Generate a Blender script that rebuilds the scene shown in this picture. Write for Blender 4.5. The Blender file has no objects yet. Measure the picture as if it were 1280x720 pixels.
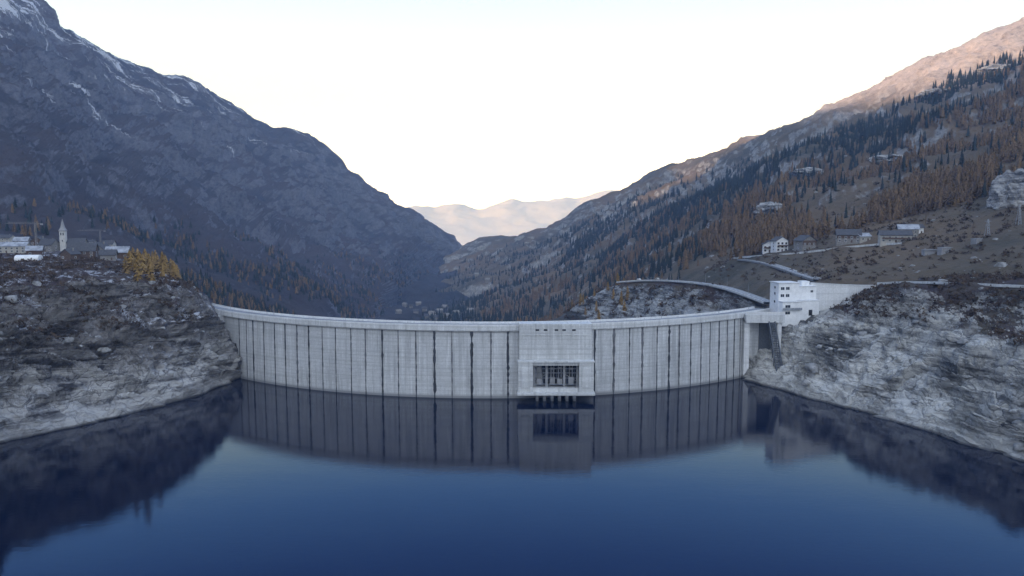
import bpy, math, random
import numpy as np
from mathutils import Vector, Matrix
from mathutils.bvhtree import BVHTree
random.seed(7); RS=np.random.RandomState(11)
C=bpy.context.scene.collection
S=bpy.context.scene
# ------------------------------------------------------------------ camera maths
H=97.0; F=1000.0; TH=math.atan(98/1000.0); ct,st=math.cos(TH),math.sin(TH)
CAM=Vector((0,0,H))
def ray(px,py):
    r=px-640.0; u=360.0-py
    return r, F*ct+u*st, u*ct-F*st
def P(px,py,Y):
    a,b,c=ray(px,py); k=Y/b
    return Vector((a*k,Y,H+c*k))
def proj(A):
    rel=A-np.array([0,0,H]); d=rel[...,1]*ct-rel[...,2]*st; u=rel[...,1]*st+rel[...,2]*ct
    d=np.maximum(d,1e-3)
    return 640+F*rel[...,0]/d, 360-F*u/d
# ------------------------------------------------------------------ noise
_p=np.random.RandomState(3).permutation(256); _p=np.concatenate([_p,_p,_p])
_g=np.random.RandomState(4).normal(size=(256,3)); _g/=np.linalg.norm(_g,axis=1)[:,None]
def pn(A):
    i=np.floor(A).astype(int); f=A-i; i&=255
    w=f*f*f*(f*(f*6-15)+10); out=0
    for dx in (0,1):
        for dy in (0,1):
            for dz in (0,1):
                h=_p[_p[_p[i[...,0]+dx]+i[...,1]+dy]+i[...,2]+dz]
                g=_g[h]; d=(g*(f-np.array([dx,dy,dz]))).sum(-1)
                ww=(w[...,0] if dx else 1-w[...,0])*(w[...,1] if dy else 1-w[...,1])*(w[...,2] if dz else 1-w[...,2])
                out=out+ww*d
    return out
def fbm(A,scale,octv=5,ridged=False,gain=.5,off=0.):
    A=A/scale+off; s=0; a=1.; t=0
    for k in range(octv):
        n=pn(A)
        if ridged: n=(1-np.abs(n)*2.6)-.55
        s=s+a*n; t+=a; a*=gain; A=A*2.03+17.3
    return s/t*(1.0 if ridged else 1.8)
# ------------------------------------------------------------------ node helpers
class MT:
    def __init__(s,name,rough=.9,spec=.2):
        s.m=bpy.data.materials.new(name); s.m.use_nodes=True; s.nt=s.m.node_tree
        s.b=s.nt.nodes['Principled BSDF']; s.b.inputs['Roughness'].default_value=rough
        s.b.inputs['Specular IOR Level'].default_value=spec
        s.g=s.nt.nodes.new('ShaderNodeNewGeometry'); s.pos=s.g.outputs['Position']; s.nrm=s.g.outputs['Normal']
    def n(s,t): return s.nt.nodes.new(t)
    def l(s,a,b): s.nt.links.new(a,b)
    def put(s,sock,v):
        if isinstance(v,bpy.types.NodeSocket): s.l(v,sock)
        elif isinstance(v,tuple) and len(v)==3: sock.default_value=(*v,1) if sock.type=='RGBA' else v
        else: sock.default_value=v
    def mapv(s,v,scale=(1,1,1),rot=(0,0,0),loc=(0,0,0)):
        q=s.n('ShaderNodeMapping'); s.l(v,q.inputs[0]); q.inputs['Scale'].default_value=scale
        q.inputs['Rotation'].default_value=rot; q.inputs['Location'].default_value=loc; return q.outputs[0]
    def noise(s,scale,detail=6,rough=.6,v=None,dist=0.):
        q=s.n('ShaderNodeTexNoise'); s.l(v or s.pos,q.inputs['Vector']); q.inputs['Scale'].default_value=scale
        q.inputs['Detail'].default_value=detail; q.inputs['Roughness'].default_value=rough; q.inputs['Distortion'].default_value=dist
        return q.outputs['Fac']
    def vor(s,scale,v=None):
        q=s.n('ShaderNodeTexVoronoi'); q.feature='DISTANCE_TO_EDGE'; s.l(v or s.pos,q.inputs['Vector']); q.inputs['Scale'].default_value=scale
        return q.outputs['Distance']
    def cell(s,scale,v=None):
        q=s.n('ShaderNodeTexVoronoi'); q.feature='F1'; s.l(v or s.pos,q.inputs['Vector']); q.inputs['Scale'].default_value=scale
        return s.sep(q.outputs['Color'])[0]
    def ramp(s,f,stops):
        q=s.n('ShaderNodeValToRGB'); s.put(q.inputs[0],f); e=q.color_ramp.elements
        while len(e)<len(stops): e.new(.5)
        for i,(p,c) in enumerate(stops):
            e[i].position=p; e[i].color=(*c,1) if isinstance(c,tuple) else (c,c,c,1)
        return q.outputs[0]
    def mix(s,f,a,b,blend='MIX'):
        q=s.n('ShaderNodeMix'); q.data_type='RGBA'; q.blend_type=blend
        s.put(q.inputs[0],f); s.put(q.inputs[6],a); s.put(q.inputs[7],b); return q.outputs[2]
    def ma(s,op,a,b=0.,c=0.,clamp=False):
        q=s.n('ShaderNodeMath'); q.operation=op; q.use_clamp=clamp
        s.put(q.inputs[0],a); s.put(q.inputs[1],b); s.put(q.inputs[2],c); return q.outputs[0]
    def sep(s,v):
        q=s.n('ShaderNodeSeparateXYZ'); s.l(v,q.inputs[0]); return q.outputs
    def step(s,v,a,b):
        q=s.n('ShaderNodeMapRange'); q.interpolation_type='SMOOTHSTEP'; s.put(q.inputs[0],v); s.put(q.inputs[1],a); s.put(q.inputs[2],b); return q.outputs[0]
    def bump(s,h,strength,dist):
        q=s.n('ShaderNodeBump'); q.inputs['Strength'].default_value=strength; q.inputs['Distance'].default_value=dist
        s.l(h,q.inputs['Height']); s.l(q.outputs[0],s.b.inputs['Normal'])
    def col(s,c): s.put(s.b.inputs['Base Color'],c); return s.m
def simple(name,c,rough=.8,var=.25,scale=.6,metal=0.,spec=.3):
    t=MT(name,rough,spec); n=t.noise(scale,6,.65)
    t.b.inputs['Metallic'].default_value=metal
    f=t.ramp(n,[(.3,tuple(x*(1-var) for x in c)),(.7,tuple(min(1,x*(1+var)) for x in c))])
    return t.col(f)
M={}
def rockmat(name,dark,mid,light,veg,zveg,snow,tilt,purple=(.06,.045,.045),darkz=None):
    t=MT(name,.92,.15)
    v=t.mapv(t.pos,(.022,.03,.34),tilt)
    wob=t.n('ShaderNodeTexNoise'); t.l(t.pos,wob.inputs['Vector']); wob.inputs['Scale'].default_value=.07; wob.inputs['Detail'].default_value=8
    wv=t.n('ShaderNodeVectorMath'); wv.operation='MULTIPLY_ADD'; t.l(wob.outputs['Color'],wv.inputs[0]); wv.inputs[1].default_value=(30,30,30); t.l(t.pos,wv.inputs[2]); wp=wv.outputs[0]
    st_=t.noise(1.,8,.6,v,.5); n2=t.noise(.035,7,.6); n3=t.noise(.45,8,.78)
    vm1=t.mapv(wp,(1,1,3.0),tilt); vm2=t.mapv(wp,(1.,.6,2.0),(tilt[0]+.9,tilt[1],tilt[2]+.5))
    cr=t.vor(.05,vm1); ce1=t.cell(.05,vm1); cr2=t.vor(.13,vm2); ce2=t.cell(.13,vm2)
    f=t.ma('ADD',t.ma('MULTIPLY',st_,.62),t.ma('MULTIPLY',n3,.24))
    f=t.ma('ADD',f,t.ma('ADD',t.ma('MULTIPLY',ce1,.09),t.ma('MULTIPLY',ce2,.07)))
    f=t.ma('ADD',f,t.ma('MULTIPLY',t.ma('SUBTRACT',n2,.5),.5))
    c=t.ramp(f,[(.40,dark),(.455,mid),(.55,light),(.64,tuple(min(.8,x*1.22) for x in light))])
    c=t.mix(t.ma('MULTIPLY',t.ramp(cr,[(.0,1.),(.035,0.)]),.6),c,dark)
    c=t.mix(t.ma('MULTIPLY',t.ma('MULTIPLY',t.ramp(cr2,[(.0,1.),(.05,0.)]),t.ramp(n2,[(.42,0.),(.52,1.)])),.5),c,dark)
    nz=t.sep(t.nrm)[2]; z=t.sep(t.pos)[2]
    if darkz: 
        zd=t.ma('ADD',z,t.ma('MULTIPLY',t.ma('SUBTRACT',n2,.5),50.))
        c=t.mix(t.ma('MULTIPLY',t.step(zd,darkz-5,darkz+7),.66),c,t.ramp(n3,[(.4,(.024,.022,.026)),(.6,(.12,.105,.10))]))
    c=t.mix(t.ma('MULTIPLY',t.step(t.ma('ADD',z,t.ma('MULTIPLY',n3,5.)),9.5,6.5),.45),c,tuple(x*.9 for x in light))
    c=t.mix(t.step(z,1.4,.2),c,tuple(x*.45 for x in mid))
    zz=t.ma('ADD',z,t.ma('MULTIPLY',t.ma('SUBTRACT',n2,.5),46.))
    vm=t.step(zz,zveg-3,zveg+4); vm=t.ma('MULTIPLY',vm,t.step(nz,.3,.62))
    vc=t.ramp(t.noise(.35,6,.7),[(.35,tuple(x*.45 for x in veg)),(.6,veg)])
    vc=t.mix(t.ramp(t.noise(.03,3),[(.45,0.),(.6,1.)]),vc,purple)
    c=t.mix(vm,c,vc)
    if snow>0:
        sn=t.ma('MULTIPLY',t.ramp(t.noise(.11,9,.8),[(.53,0.),(.58,1.)]),t.step(nz,.25,.65))
        sn=t.ma('MULTIPLY',sn,t.step(z,12,30))
        c=t.mix(t.ma('MULTIPLY',sn,snow),c,(.56,.58,.64))
    h=t.ma('ADD',t.ma('MULTIPLY',st_,1.5),t.ma('MULTIPLY',n3,.55)); h=t.ma('ADD',h,t.ma('MULTIPLY',t.ma('MINIMUM',cr,.08),3.5)); h=t.ma('ADD',h,t.ma('MULTIPLY',ce1,.5))
    t.bump(h,.9,1.6)
    return t.col(c)
M['rock_r']=rockmat('pale strata rock',(.085,.085,.085),(.25,.245,.235),(.47,.46,.435),(.095,.08,.062),41,0,(.45,.3,.3))
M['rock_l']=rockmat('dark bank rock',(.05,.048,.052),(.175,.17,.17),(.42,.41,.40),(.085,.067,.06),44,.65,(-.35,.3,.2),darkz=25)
M['rock_k']=rockmat('knoll rock',(.06,.062,.066),(.18,.185,.19),(.36,.365,.365),(.11,.085,.06),30,0,(.2,-.5,.3))
M['crag']=rockmat('crag rock',(.06,.06,.065),(.19,.19,.195),(.38,.375,.37),(.10,.078,.06),3100,0,(.2,-.5,.3))
def mtnmat(name,g1,g2,rock,rockd,orange,snowz=None,sun_hi=None,sun_hiz=(400,560),bs=12.,rk=.95,gul=None):
    t=MT(name,.95,.1)
    n1=t.noise(.004,8,.65); n2=t.noise(.02,9,.72); n3=t.noise(.1,6,.75)
    if gul: 
        gn=t.noise(1.,9,.68,t.mapv(t.pos,gul,(0,0,.2)),.6); n2=t.ma('ADD',t.ma('MULTIPLY',n2,.45),t.ma('MULTIPLY',gn,.55))
    nz=t.sep(t.nrm)[2]; z=t.sep(t.pos)[2]
    c=t.ramp(n2,[(.38,g1),(.6,g2)])
    c=t.mix(t.ramp(n1,[(.42,0.),(.6,1.)]),c,orange)
    rc=t.ramp(t.ma('ADD',t.ma('MULTIPLY',n3,.6),t.ma('MULTIPLY',n2,.4)),[(.38,rockd),(.6,rock)])
    rm=t.ma('SUBTRACT',t.ma('ADD',t.ma('SUBTRACT',1.,nz),t.ma('MULTIPLY',n2,1.1)),rk)
    c=t.mix(t.step(rm,-.05,.16),c,rc)
    if sun_hi: c=t.mix(t.ma('MULTIPLY',t.step(t.ma('ADD',z,t.ma('MULTIPLY',n1,160.)),sun_hiz[0]+80,sun_hiz[1]+80),.9),c,t.ramp(t.ma('ADD',t.ma('MULTIPLY',n2,.5),t.ma('MULTIPLY',n3,.5)),[(.38,tuple(x*.35 for x in sun_hi)),(.5,tuple(x*.8 for x in sun_hi)),(.62,sun_hi)]))  # high grass paler; sunlit ridge strip painted in as a pinkish pale colour
    if snowz:
        v=t.mapv(t.pos,(.0026,.03,.005),(0,0,.25)); s1=t.noise(1.,9,.74,v,.4)
        zz=t.step(z,snowz,snowz+420.)
        th=t.ma('ADD',s1,t.ma('MULTIPLY',zz,.105))
        sm=t.ma('MULTIPLY',t.step(th,.615,.65),t.step(z,snowz-60,snowz+30))
        c=t.mix(t.ma('MULTIPLY',sm,.85),c,(.68,.72,.80))
    t.bump(t.ma('ADD',n2,t.ma('MULTIPLY',n3,.35)),1.,bs)
    return t.col(c)
M['mtn_l']=mtnmat('left mountain',(.038,.040,.054),(.084,.080,.092),(.19,.195,.235),(.056,.06,.08),(.082,.070,.078),snowz=300,bs=24,rk=.88,gul=(.0035,.016,.0045))
M['mtn_r']=mtnmat('right hillside',(.052,.054,.045),(.150,.126,.097),(.38,.375,.37),(.09,.09,.093),(.165,.122,.08),sun_hi=(.76,.59,.49),sun_hiz=(280,390),bs=13,rk=.84,gul=(.008,.02,.01))
M['vfl']=mtnmat('valley slopes',(.022,.026,.036),(.05,.048,.054),(.11,.115,.14),(.035,.037,.05),(.05,.044,.05),bs=14,rk=.9)
M['far']=mtnmat('far peaks',(.72,.71,.76),(.78,.75,.79),(.78,.76,.79),(.70,.70,.76),(.80,.75,.77),bs=4)  # distance haze and sunlit paleness painted into these colours
M['sun_block']=mtnmat('west range',(.03,.034,.05),(.05,.05,.07),(.12,.12,.15),(.04,.05,.06),(.05,.05,.05),bs=20)
M['ground']=simple('valley floor',(.05,.052,.045),.95,.4,.01)
# concrete of the dam
def concrete(name,base,lines=True,stain=.5,lift=1.9):
    t=MT(name,.85,.25); z=t.sep(t.pos)[2]
    c=t.ramp(t.noise(.06,8,.65),[(.3,tuple(x*.74 for x in base)),(.7,base)])
    fine=t.noise(.9,6,.75); c=t.mix(.35,c,t.ramp(fine,[(.35,tuple(x*.6 for x in base)),(.65,tuple(min(.9,x*1.15) for x in base))]))
    vs=t.noise(1.,8,.72,t.mapv(t.pos,(.45,.45,.02)))
    c=t.mix(t.ma('MULTIPLY',t.ramp(vs,[(.49,0.),(.64,1.)]),stain),c,tuple(x*.42 for x in base))
    vw=t.noise(1.,7,.7,t.mapv(t.pos,(.6,.6,.03),(0,0,0),(40,9,3)))
    c=t.mix(t.ma('MULTIPLY',t.ramp(vw,[(.54,0.),(.68,1.)]),.55),c,tuple(min(.88,x*1.35) for x in base))
    hb=t.noise(1.,4,.6,t.mapv(t.pos,(.012,.012,.5)))
    c=t.mix(t.ma('MULTIPLY',t.ramp(hb,[(.5,0.),(.62,1.)]),.38),c,tuple(x*.6 for x in base))
    if lines:
        fr=t.ma('FRACT',t.ma('DIVIDE',z,lift)); ln=t.step(fr,.13,.03)
        c=t.mix(t.ma('MULTIPLY',ln,.38),c,tuple(x*.3 for x in base))
    c=t.mix(t.step(z,2.2,.6),c,tuple(x*.4 for x in base))
    t.bump(fine,.4,.15)
    return t.col(c)
M['dam']=concrete('dam concrete',(.60,.605,.605),True,.6)
M['dam_hi']=concrete('crest concrete',(.69,.695,.69),False,.55)
M['tower']=concrete('gatehouse concrete',(.62,.625,.62),True,.5,2.6)
M['white_conc']=concrete('white concrete',(.78,.78,.78),False,.3)
M['grey_conc']=concrete('grey concrete',(.34,.34,.35),False,.5)
M['joint']=simple('joint stain',(.05,.053,.06),.9,.6,.25)
M['joint2']=simple('pale joint stain',(.13,.13,.138),.9,.6,.25)
M['dark']=simple('dark recess',(.02,.022,.028),.9,.3,.5)
M['steel']=simple('painted steel',(.10,.11,.125),.6,.3,1.,.3)
M['galv']=simple('galvanised steel',(.30,.32,.35),.5,.3,1.,.5)
M['asphalt']=simple('asphalt',(.24,.245,.255),.9,.2,.5)
M['paint']=simple('road paint',(.75,.75,.75),.8,.1,.5)
M['glass']=simple('window glass',(.025,.032,.045),.12,.3,.5,spec=.6)
M['white']=simple('white render',(.76,.76,.76),.85,.12,.4)
M['cream']=simple('cream render',(.42,.40,.36),.85,.15,.4)
M['pale']=simple('pale plaster',(.52,.51,.49),.85,.2,.5)
M['stone']=simple('stone masonry',(.23,.22,.21),.9,.4,1.4)
M['wood']=simple('brown timber',(.11,.073,.053),.85,.35,1.2)
M['slate']=simple('slate roof',(.07,.07,.078),.8,.35,.8)
M['snowroof']=simple('frosted roof',(.30,.315,.35),.8,.5,.25)
M['trunk']=simple('bark',(.07,.05,.04),.95,.3,2)
def foliage(name,c1,c2,attr):
    t=MT(name,.95,.05)
    if attr: q=t.n('ShaderNodeAttribute'); q.attribute_name='tint'; f=q.outputs['Fac']
    else: f=t.n('ShaderNodeObjectInfo').outputs['Random']
    c=t.ramp(f,[(0.,c1),(1.,c2)])
    c=t.mix(.45,c,t.ramp(t.noise(.8,4,.7),[(.35,tuple(x*.35 for x in c1)),(.65,tuple(min(1,x*1.4) for x in c2))]))
    return t.col(c)
LA=((.065,.048,.035),(.235,.155,.085)); SP=((.018,.028,.032),(.044,.058,.052))
M['larch']=foliage('larch needles',*LA,False); M['spruce']=foliage('spruce needles',*SP,False)
M['larch_a']=foliage('larch forest',*LA,True); M['spruce_a']=foliage('spruce forest',*SP,True)
M['gold']=foliage('golden larch needles',(.16,.10,.04),(.34,.22,.08),False)
M['scrub']=foliage('scrub twigs',(.03,.025,.025),(.12,.085,.06),True)
M['boulder']=simple('boulder stone',(.26,.258,.255),.9,.5,.6)
# water
t=MT('lake water',.03,.5); t.b.inputs['IOR'].default_value=1.30
w1=t.noise(.35,5,.6,t.mapv(t.pos,(1,1.6,1))); w2=t.noise(.03,3,.5); w3=t.noise(.09,4,.6,t.mapv(t.pos,(.6,1.8,1)))
t.bump(t.ma('ADD',t.ma('ADD',w1,t.ma('MULTIPLY',w2,1.5)),w3),.5,.045)
M['water']=t.col((.0005,.0036,.0185))
# ------------------------------------------------------------------ mesh builder
class MB:
    def __init__(s): s.v=[]; s.f=[]
    def add(s,vs,fs):
        o=len(s.v); s.v+= [tuple(v) for v in vs]; s.f+=[tuple(i+o for i in f) for f in fs]; return s
    def box(s,x,y,z,sx,sy,sz,rz=0.,rx=0.):
        m=Matrix.Translation((x,y,z))@Matrix.Rotation(rz,4,'Z')@Matrix.Rotation(rx,4,'X')
        vs=[m@Vector((a*sx/2,b*sy/2,c*sz/2)) for a in(-1,1) for b in(-1,1) for c in(-1,1)]
        return s.add(vs,[(0,1,3,2),(4,6,7,5),(0,4,5,1),(2,3,7,6),(0,2,6,4),(1,5,7,3)])
    def bar(s,a,b,r=.1,n=6,r2=None):
        a=Vector(a); b=Vector(b); d=(b-a).normalized(); u=d.orthogonal().normalized(); w=d.cross(u); r2=r if r2 is None else r2
        vs=[a+(u*math.cos(2*math.pi*i/n)+w*math.sin(2*math.pi*i/n))*r for i in range(n)]+[b+(u*math.cos(2*math.pi*i/n)+w*math.sin(2*math.pi*i/n))*r2 for i in range(n)]
        return s.add(vs,[(i,(i+1)%n,n+(i+1)%n,n+i) for i in range(n)]+[tuple(range(n))[::-1],tuple(range(n,2*n))])
    def gable(s,w,d,z,h,ov=.6,th=.35,alongx=True,x=0,y=0):
        W=w/2+ov; D=d/2+ov
        if alongx: L=[(-D,0),(0,h),(D,0)]; e=W; g=lambda a,q,zz:(x+a,y+q,zz)
        else: L=[(-W,0),(0,h),(W,0)]; e=D; g=lambda a,q,zz:(x+q,y+a,zz)
        drop=-ov*h/((D if alongx else W)-ov)
        vs=[]
        for a in(-e,e):
            for (q,hh) in L: vs.append(g(a,q,z+hh+(drop if hh==0 else 0)+th))
            for (q,hh) in L: vs.append(g(a,q,z+hh+(drop if hh==0 else 0)))
        return s.add(vs,[(0,1,7,6),(1,2,8,7),(3,9,10,4),(4,10,11,5),(0,6,9,3),(2,5,11,8),(0,3,4,1),(1,4,5,2),(6,7,10,9),(7,8,11,10)])
    def build(s,name,mat,parent=None,loc=None):
        me=bpy.data.meshes.new(name); me.from_pydata(s.v,[],s.f); me.materials.append(mat)
        import bmesh
        bm=bmesh.new(); bm.from_mesh(me); bmesh.ops.recalc_face_normals(bm,faces=bm.faces); bm.to_mesh(me); bm.free()
        o=bpy.data.objects.new(name,me); C.objects.link(o)
        if parent: o.parent=parent
        if loc: o.location=loc
        return o
def tag(o,label=None,cat=None,group=None,kind=None):
    if label:o['label']=label
    if cat:o['category']=cat
    if group:o['group']=group
    if kind:o['kind']=kind
    return o
def thing(name,label,cat,loc=(0,0,0),rz=0.,group=None):
    o=bpy.data.objects.new(name,None); C.objects.link(o); o.location=loc; o.rotation_euler=(0,0,rz); o.empty_display_size=.5
    return tag(o,label,cat,group)
# ------------------------------------------------------------------ terrain patches
BV=[]; G={}
def rail(pts,us):
    a=np.array([(p[0],p[1]) for p in pts],float); py=np.interp(us,a[:,0],a[:,1])
    ys=[]
    for p in pts:
        if p[2] is None:
            _,b,c=ray(p[0],p[1]); ys.append(b*(H/-c))
        else: ys.append(p[2])
    Y=np.interp(us,a[:,0],ys)
    k=max(3,len(us)//40)|1; ker=np.hanning(k+2)[1:-1]; ker/=ker.sum()
    sm=lambda q: np.convolve(np.pad(q,(k//2,k//2),'edge'),ker,'valid')
    py=sm(py); Y=sm(Y)
    b=F*ct+(360-py)*st; c=(360-py)*ct-F*st; kk=Y/b
    return np.stack([(us-640)*kk,Y,H+c*kk],-1)
def grid_obj(name,V,mat,kind='structure',smooth=True,bvh=True):
    nv,nu=V.shape[:2]; me=bpy.data.meshes.new(name)
    idx=np.arange(nv*nu).reshape(nv,nu)
    q=np.stack([idx[:-1,:-1],idx[:-1,1:],idx[1:,1:],idx[1:,:-1]],-1).reshape(-1,4)
    nn=np.cross(V[:-1,1:]-V[:-1,:-1],V[1:,:-1]-V[:-1,:-1]).reshape(-1,3).sum(0)
    if nn[2]<0: q=q[:,::-1]
    me.vertices.add(nv*nu); me.vertices.foreach_set('co',V.reshape(-1).astype(np.float32))
    me.loops.add(q.size); me.loops.foreach_set('vertex_index',q.reshape(-1).astype(np.int32))
    me.polygons.add(len(q)); me.polygons.foreach_set('loop_start',(np.arange(len(q))*4).astype(np.int32)); me.polygons.foreach_set('loop_total',np.full(len(q),4,np.int32))
    me.polygons.foreach_set('use_smooth',np.full(len(q),smooth))
    me.update(calc_edges=True); me.materials.append(mat)
    o=bpy.data.objects.new(name,me); C.objects.link(o); tag(o,kind=kind)
    if bvh: BV.append(BVHTree.FromPolygons([tuple(x) for x in V.reshape(-1,3).tolist()],q.tolist()))
    return o
def patch(name,rails,amps,nu,nv,u0,u1,nsc,mat,ridged=True,octv=7,seed=0.,gain=.5,smooth=True,strata=0.,aniso=None,samp=.22):
    us=np.linspace(u0,u1,nu); R=[]
    for r in rails:
        if r[0]=='sub': R.append(rail(r[1],us)+np.array([0,-22,-24]))
        else: R.append(rail(r,us))
    R=np.array(R); n=len(R)
    seg=np.array([np.median(np.linalg.norm(R[i+1]-R[i],axis=1)/ (60+np.abs(R[i,:,1]))) for i in range(n-1)]); seg=np.sqrt(seg)
    cum=np.concatenate([[0],np.cumsum(seg)]); cum/=cum[-1]
    vv=np.linspace(0,1,nv); V=np.zeros((nv,nu,3)); am=np.zeros(nv)
    for j,v in enumerate(vv):
        i=min(n-2,np.searchsorted(cum,v,side='right')-1); t_=(v-cum[i])/(cum[i+1]-cum[i])
        p0,p1,p2,p3=R[max(0,i-1)],R[i],R[i+1],R[min(n-1,i+2)]
        lin=p1*(1-t_)+p2*t_
        cr=.5*((2*p1)+(-p0+p2)*t_+(2*p0-5*p1+4*p2-p3)*t_**2+(-p0+3*p1-3*p2+p3)*t_**3)
        V[j]=.5*lin+.5*cr; am[j]=amps[i]*(1-t_)+amps[i+1]*t_
    du=np.gradient(V,axis=1); dv=np.gradient(V,axis=0); N=np.cross(du,dv); N/=np.maximum(np.linalg.norm(N,axis=-1),1e-6)[...,None]
    N*=np.sign(N[...,2].sum())
    VN=V if aniso is None else V*np.array(aniso)+np.stack([fbm(V,nsc,3,False,.5,40.)]*3,-1)*nsc*.15
    d=fbm(VN,nsc,octv,ridged,gain,seed)+.35*fbm(V,nsc*.3,max(3,octv-2),False,.6,seed+5)
    if strata:
        q=V@np.array([.34,.2,.92])+fbm(V,34,5)*7; fr=(q/strata)%1.0
        m_=np.clip(fbm(V,40,3,off=31.)*2+.7,.1,1.2)
        d=d+samp*m_*(np.where(fr<.8,fr/.8,(1-fr)/.2)-.5)
        q=V@np.array([.55,-.25,-.6])+fbm(V,30,5,off=9.)*14; fr=(q/(strata*2.1))%1.0
        m_=np.clip(fbm(V,36,3,off=51.)*2+.4,0,1.1)
        d=d+samp*.7*m_*(np.where(fr<.75,fr/.75,(1-fr)/.25)-.5)
    V=V+N*(d*am[:,None])[...,None]
    G[name]=V
    return grid_obj(name,V,mat,smooth=smooth)
LR=[(-320,-160,2150),(-100,-60,2400),(0,-14,2600),(40,-4,2700),(75,28,2800),(150,72,3000),(200,92,3150),(228,90,3200),(262,112,3300),(330,158,3400),(385,168,3500),(410,190,3600),(450,230,3750),(490,256,3850),(520,266,3950),(545,285,4100),(576,314,4250),(640,345,4300)]
patch('left_mountain',[
 [(p[0],p[1]+60,p[2]+900) for p in LR],
 LR,
 [(-320,0,1800),(0,62,1950),(100,118,2200),(200,160,2500),(300,200,2800),(400,232,3150),(480,280,3500),(560,318,4000),(640,345,4200)],
 [(-320,120,1350),(0,170,1400),(100,215,1600),(200,250,1850),(300,285,2150),(400,312,2550),(500,325,3100),(565,325,3900),(640,350,4100)],
 [(-320,230,1000),(0,262,1000),(100,285,1080),(200,310,1200),(300,340,1400),(400,360,1700),(480,365,2300),(565,335,3700),(640,360,4000)],
 [(-320,300,820),(0,318,820),(100,330,850),(200,355,850),(300,395,1000),(400,405,1250),(470,400,1900),(560,350,3500),(640,370,3900)],
 [(-320,400,700),(0,420,700),(200,440,750),(300,470,900),(400,480,1100),(470,440,1700),(560,380,3300),(640,400,3800)]],
 [60,66,175,175,85,20,5],540,400,-320,640,480,M['mtn_l'],True,9,3.1,.57,aniso=(.5,1.25,.5))
RR=[(480,400,3600),(540,345,3850),(570,316,3850),(600,301,3750),(650,297,3600),(690,285,3450),(735,258,3250),(780,238,3050),(830,210,2850),(900,190,2550),(1000,155,2250),(1060,128,2100),(1150,84,1950),(1230,48,1850),(1280,28,1800),(1560,-90,1650)]
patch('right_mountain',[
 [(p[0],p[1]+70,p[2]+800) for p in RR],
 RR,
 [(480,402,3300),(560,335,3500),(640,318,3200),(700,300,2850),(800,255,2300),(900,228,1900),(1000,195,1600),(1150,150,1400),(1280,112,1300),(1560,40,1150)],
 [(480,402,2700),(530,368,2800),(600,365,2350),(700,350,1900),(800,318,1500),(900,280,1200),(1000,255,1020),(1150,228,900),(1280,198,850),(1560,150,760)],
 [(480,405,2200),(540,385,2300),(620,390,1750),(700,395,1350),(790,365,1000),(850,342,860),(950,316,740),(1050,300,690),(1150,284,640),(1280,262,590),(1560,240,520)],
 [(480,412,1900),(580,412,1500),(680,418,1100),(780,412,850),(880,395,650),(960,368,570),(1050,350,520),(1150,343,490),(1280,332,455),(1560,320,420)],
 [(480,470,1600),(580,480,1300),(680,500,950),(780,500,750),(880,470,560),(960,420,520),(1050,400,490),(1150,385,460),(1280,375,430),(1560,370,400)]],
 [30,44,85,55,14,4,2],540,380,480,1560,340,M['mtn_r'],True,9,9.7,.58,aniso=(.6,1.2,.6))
patch('valley_floor',[
 [(330,318,4700),(700,318,4700)],[(330,338,3600),(700,338,3600)],[(330,362,2700),(700,362,2700)],[(330,392,2050),(700,392,2050)],[(330,440,1500),(700,440,1500)],[(330,520,1200),(700,520,1200)]],
 [10,60,50,35,20,10],200,160,330,700,300,M['vfl'],True,7,2.9,.55)
patch('rock_knoll',[
 [(600,440,900),(690,430,870),(760,400,860),(800,380,820),(860,372,740),(900,372,680),(940,380,600),(1010,395,540)],
 [(600,430,850),(660,412,820),(700,396,790),(725,378,770),(760,359,740),(800,351.5,700),(860,352.5,625),(900,358,572),(930,368,524),(965,382,492),(1010,394,480)],
 [(600,440,780),(700,408,750),(760,385,710),(800,375,665),(860,378,590),(900,380,545),(930,386,508),(965,396,484),(1010,402,474)],
 [(600,450,740),(700,430,700),(760,415,660),(800,412,620),(860,412,555),(900,408,525),(930,404,497),(965,408,478),(1010,410,468)],
 [(600,600,700),(700,600,640),(760,600,600),(800,600,560),(860,600,520),(900,560,500),(930,500,486),(965,480,470),(1010,480,460)]],
 [2,.8,12,11,4],340,190,600,1010,60,M['rock_k'],True,7,2.2,.5,False,8.,samp=.4)
WL=[(-260,640,None),(-120,596,None),(0,555,None),(60,541,None),(130,525,None),(200,508,None),(250,494,None),(303,472,None),(330,466,None)]
patch('left_bank',[
 ('sub',WL),
 WL,
 [(-260,540,222),(-120,512,274),(0,488,342),(100,468,370),(200,452,402),(260,444,428),(303,458,458),(330,462,468)],
 [(-260,410,238),(-120,392,292),(0,372,360),(100,368,392),(200,370,422),(245,384,440),(285,420,458),(303,440,466),(330,450,475)],
 [(-260,365,262),(-120,355,315),(0,350,378),(100,346,410),(200,349,440),(240,360,458),(262,380,468),(290,415,480),(330,440,490)],
 [(-260,335,520),(-120,328,560),(0,326,600),(100,325,620),(190,334,600),(235,358,540),(262,386,535),(290,415,530),(330,445,520)],
 [(-260,318,700),(-120,312,720),(0,309,740),(100,309,750),(190,322,720),(235,372,600),(290,430,560),(330,455,540)],
 [(-260,310,860),(-120,306,880),(0,305,900),(100,312,900),(190,345,850),(235,420,700),(290,480,600),(330,480,580)]],
 [3,4,11,12,5,1.6,.8,2],540,400,-260,330,44,M['rock_l'],True,8,5.5,.54,False,7.,samp=.75)
WR=[(900,466,None),(925,472,None),(950,480,None),(985,490,None),(1010,498,None),(1060,510,None),(1100,522,None),(1180,546,None),(1280,580,None),(1420,640,None),(1540,700,None)]
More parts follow.
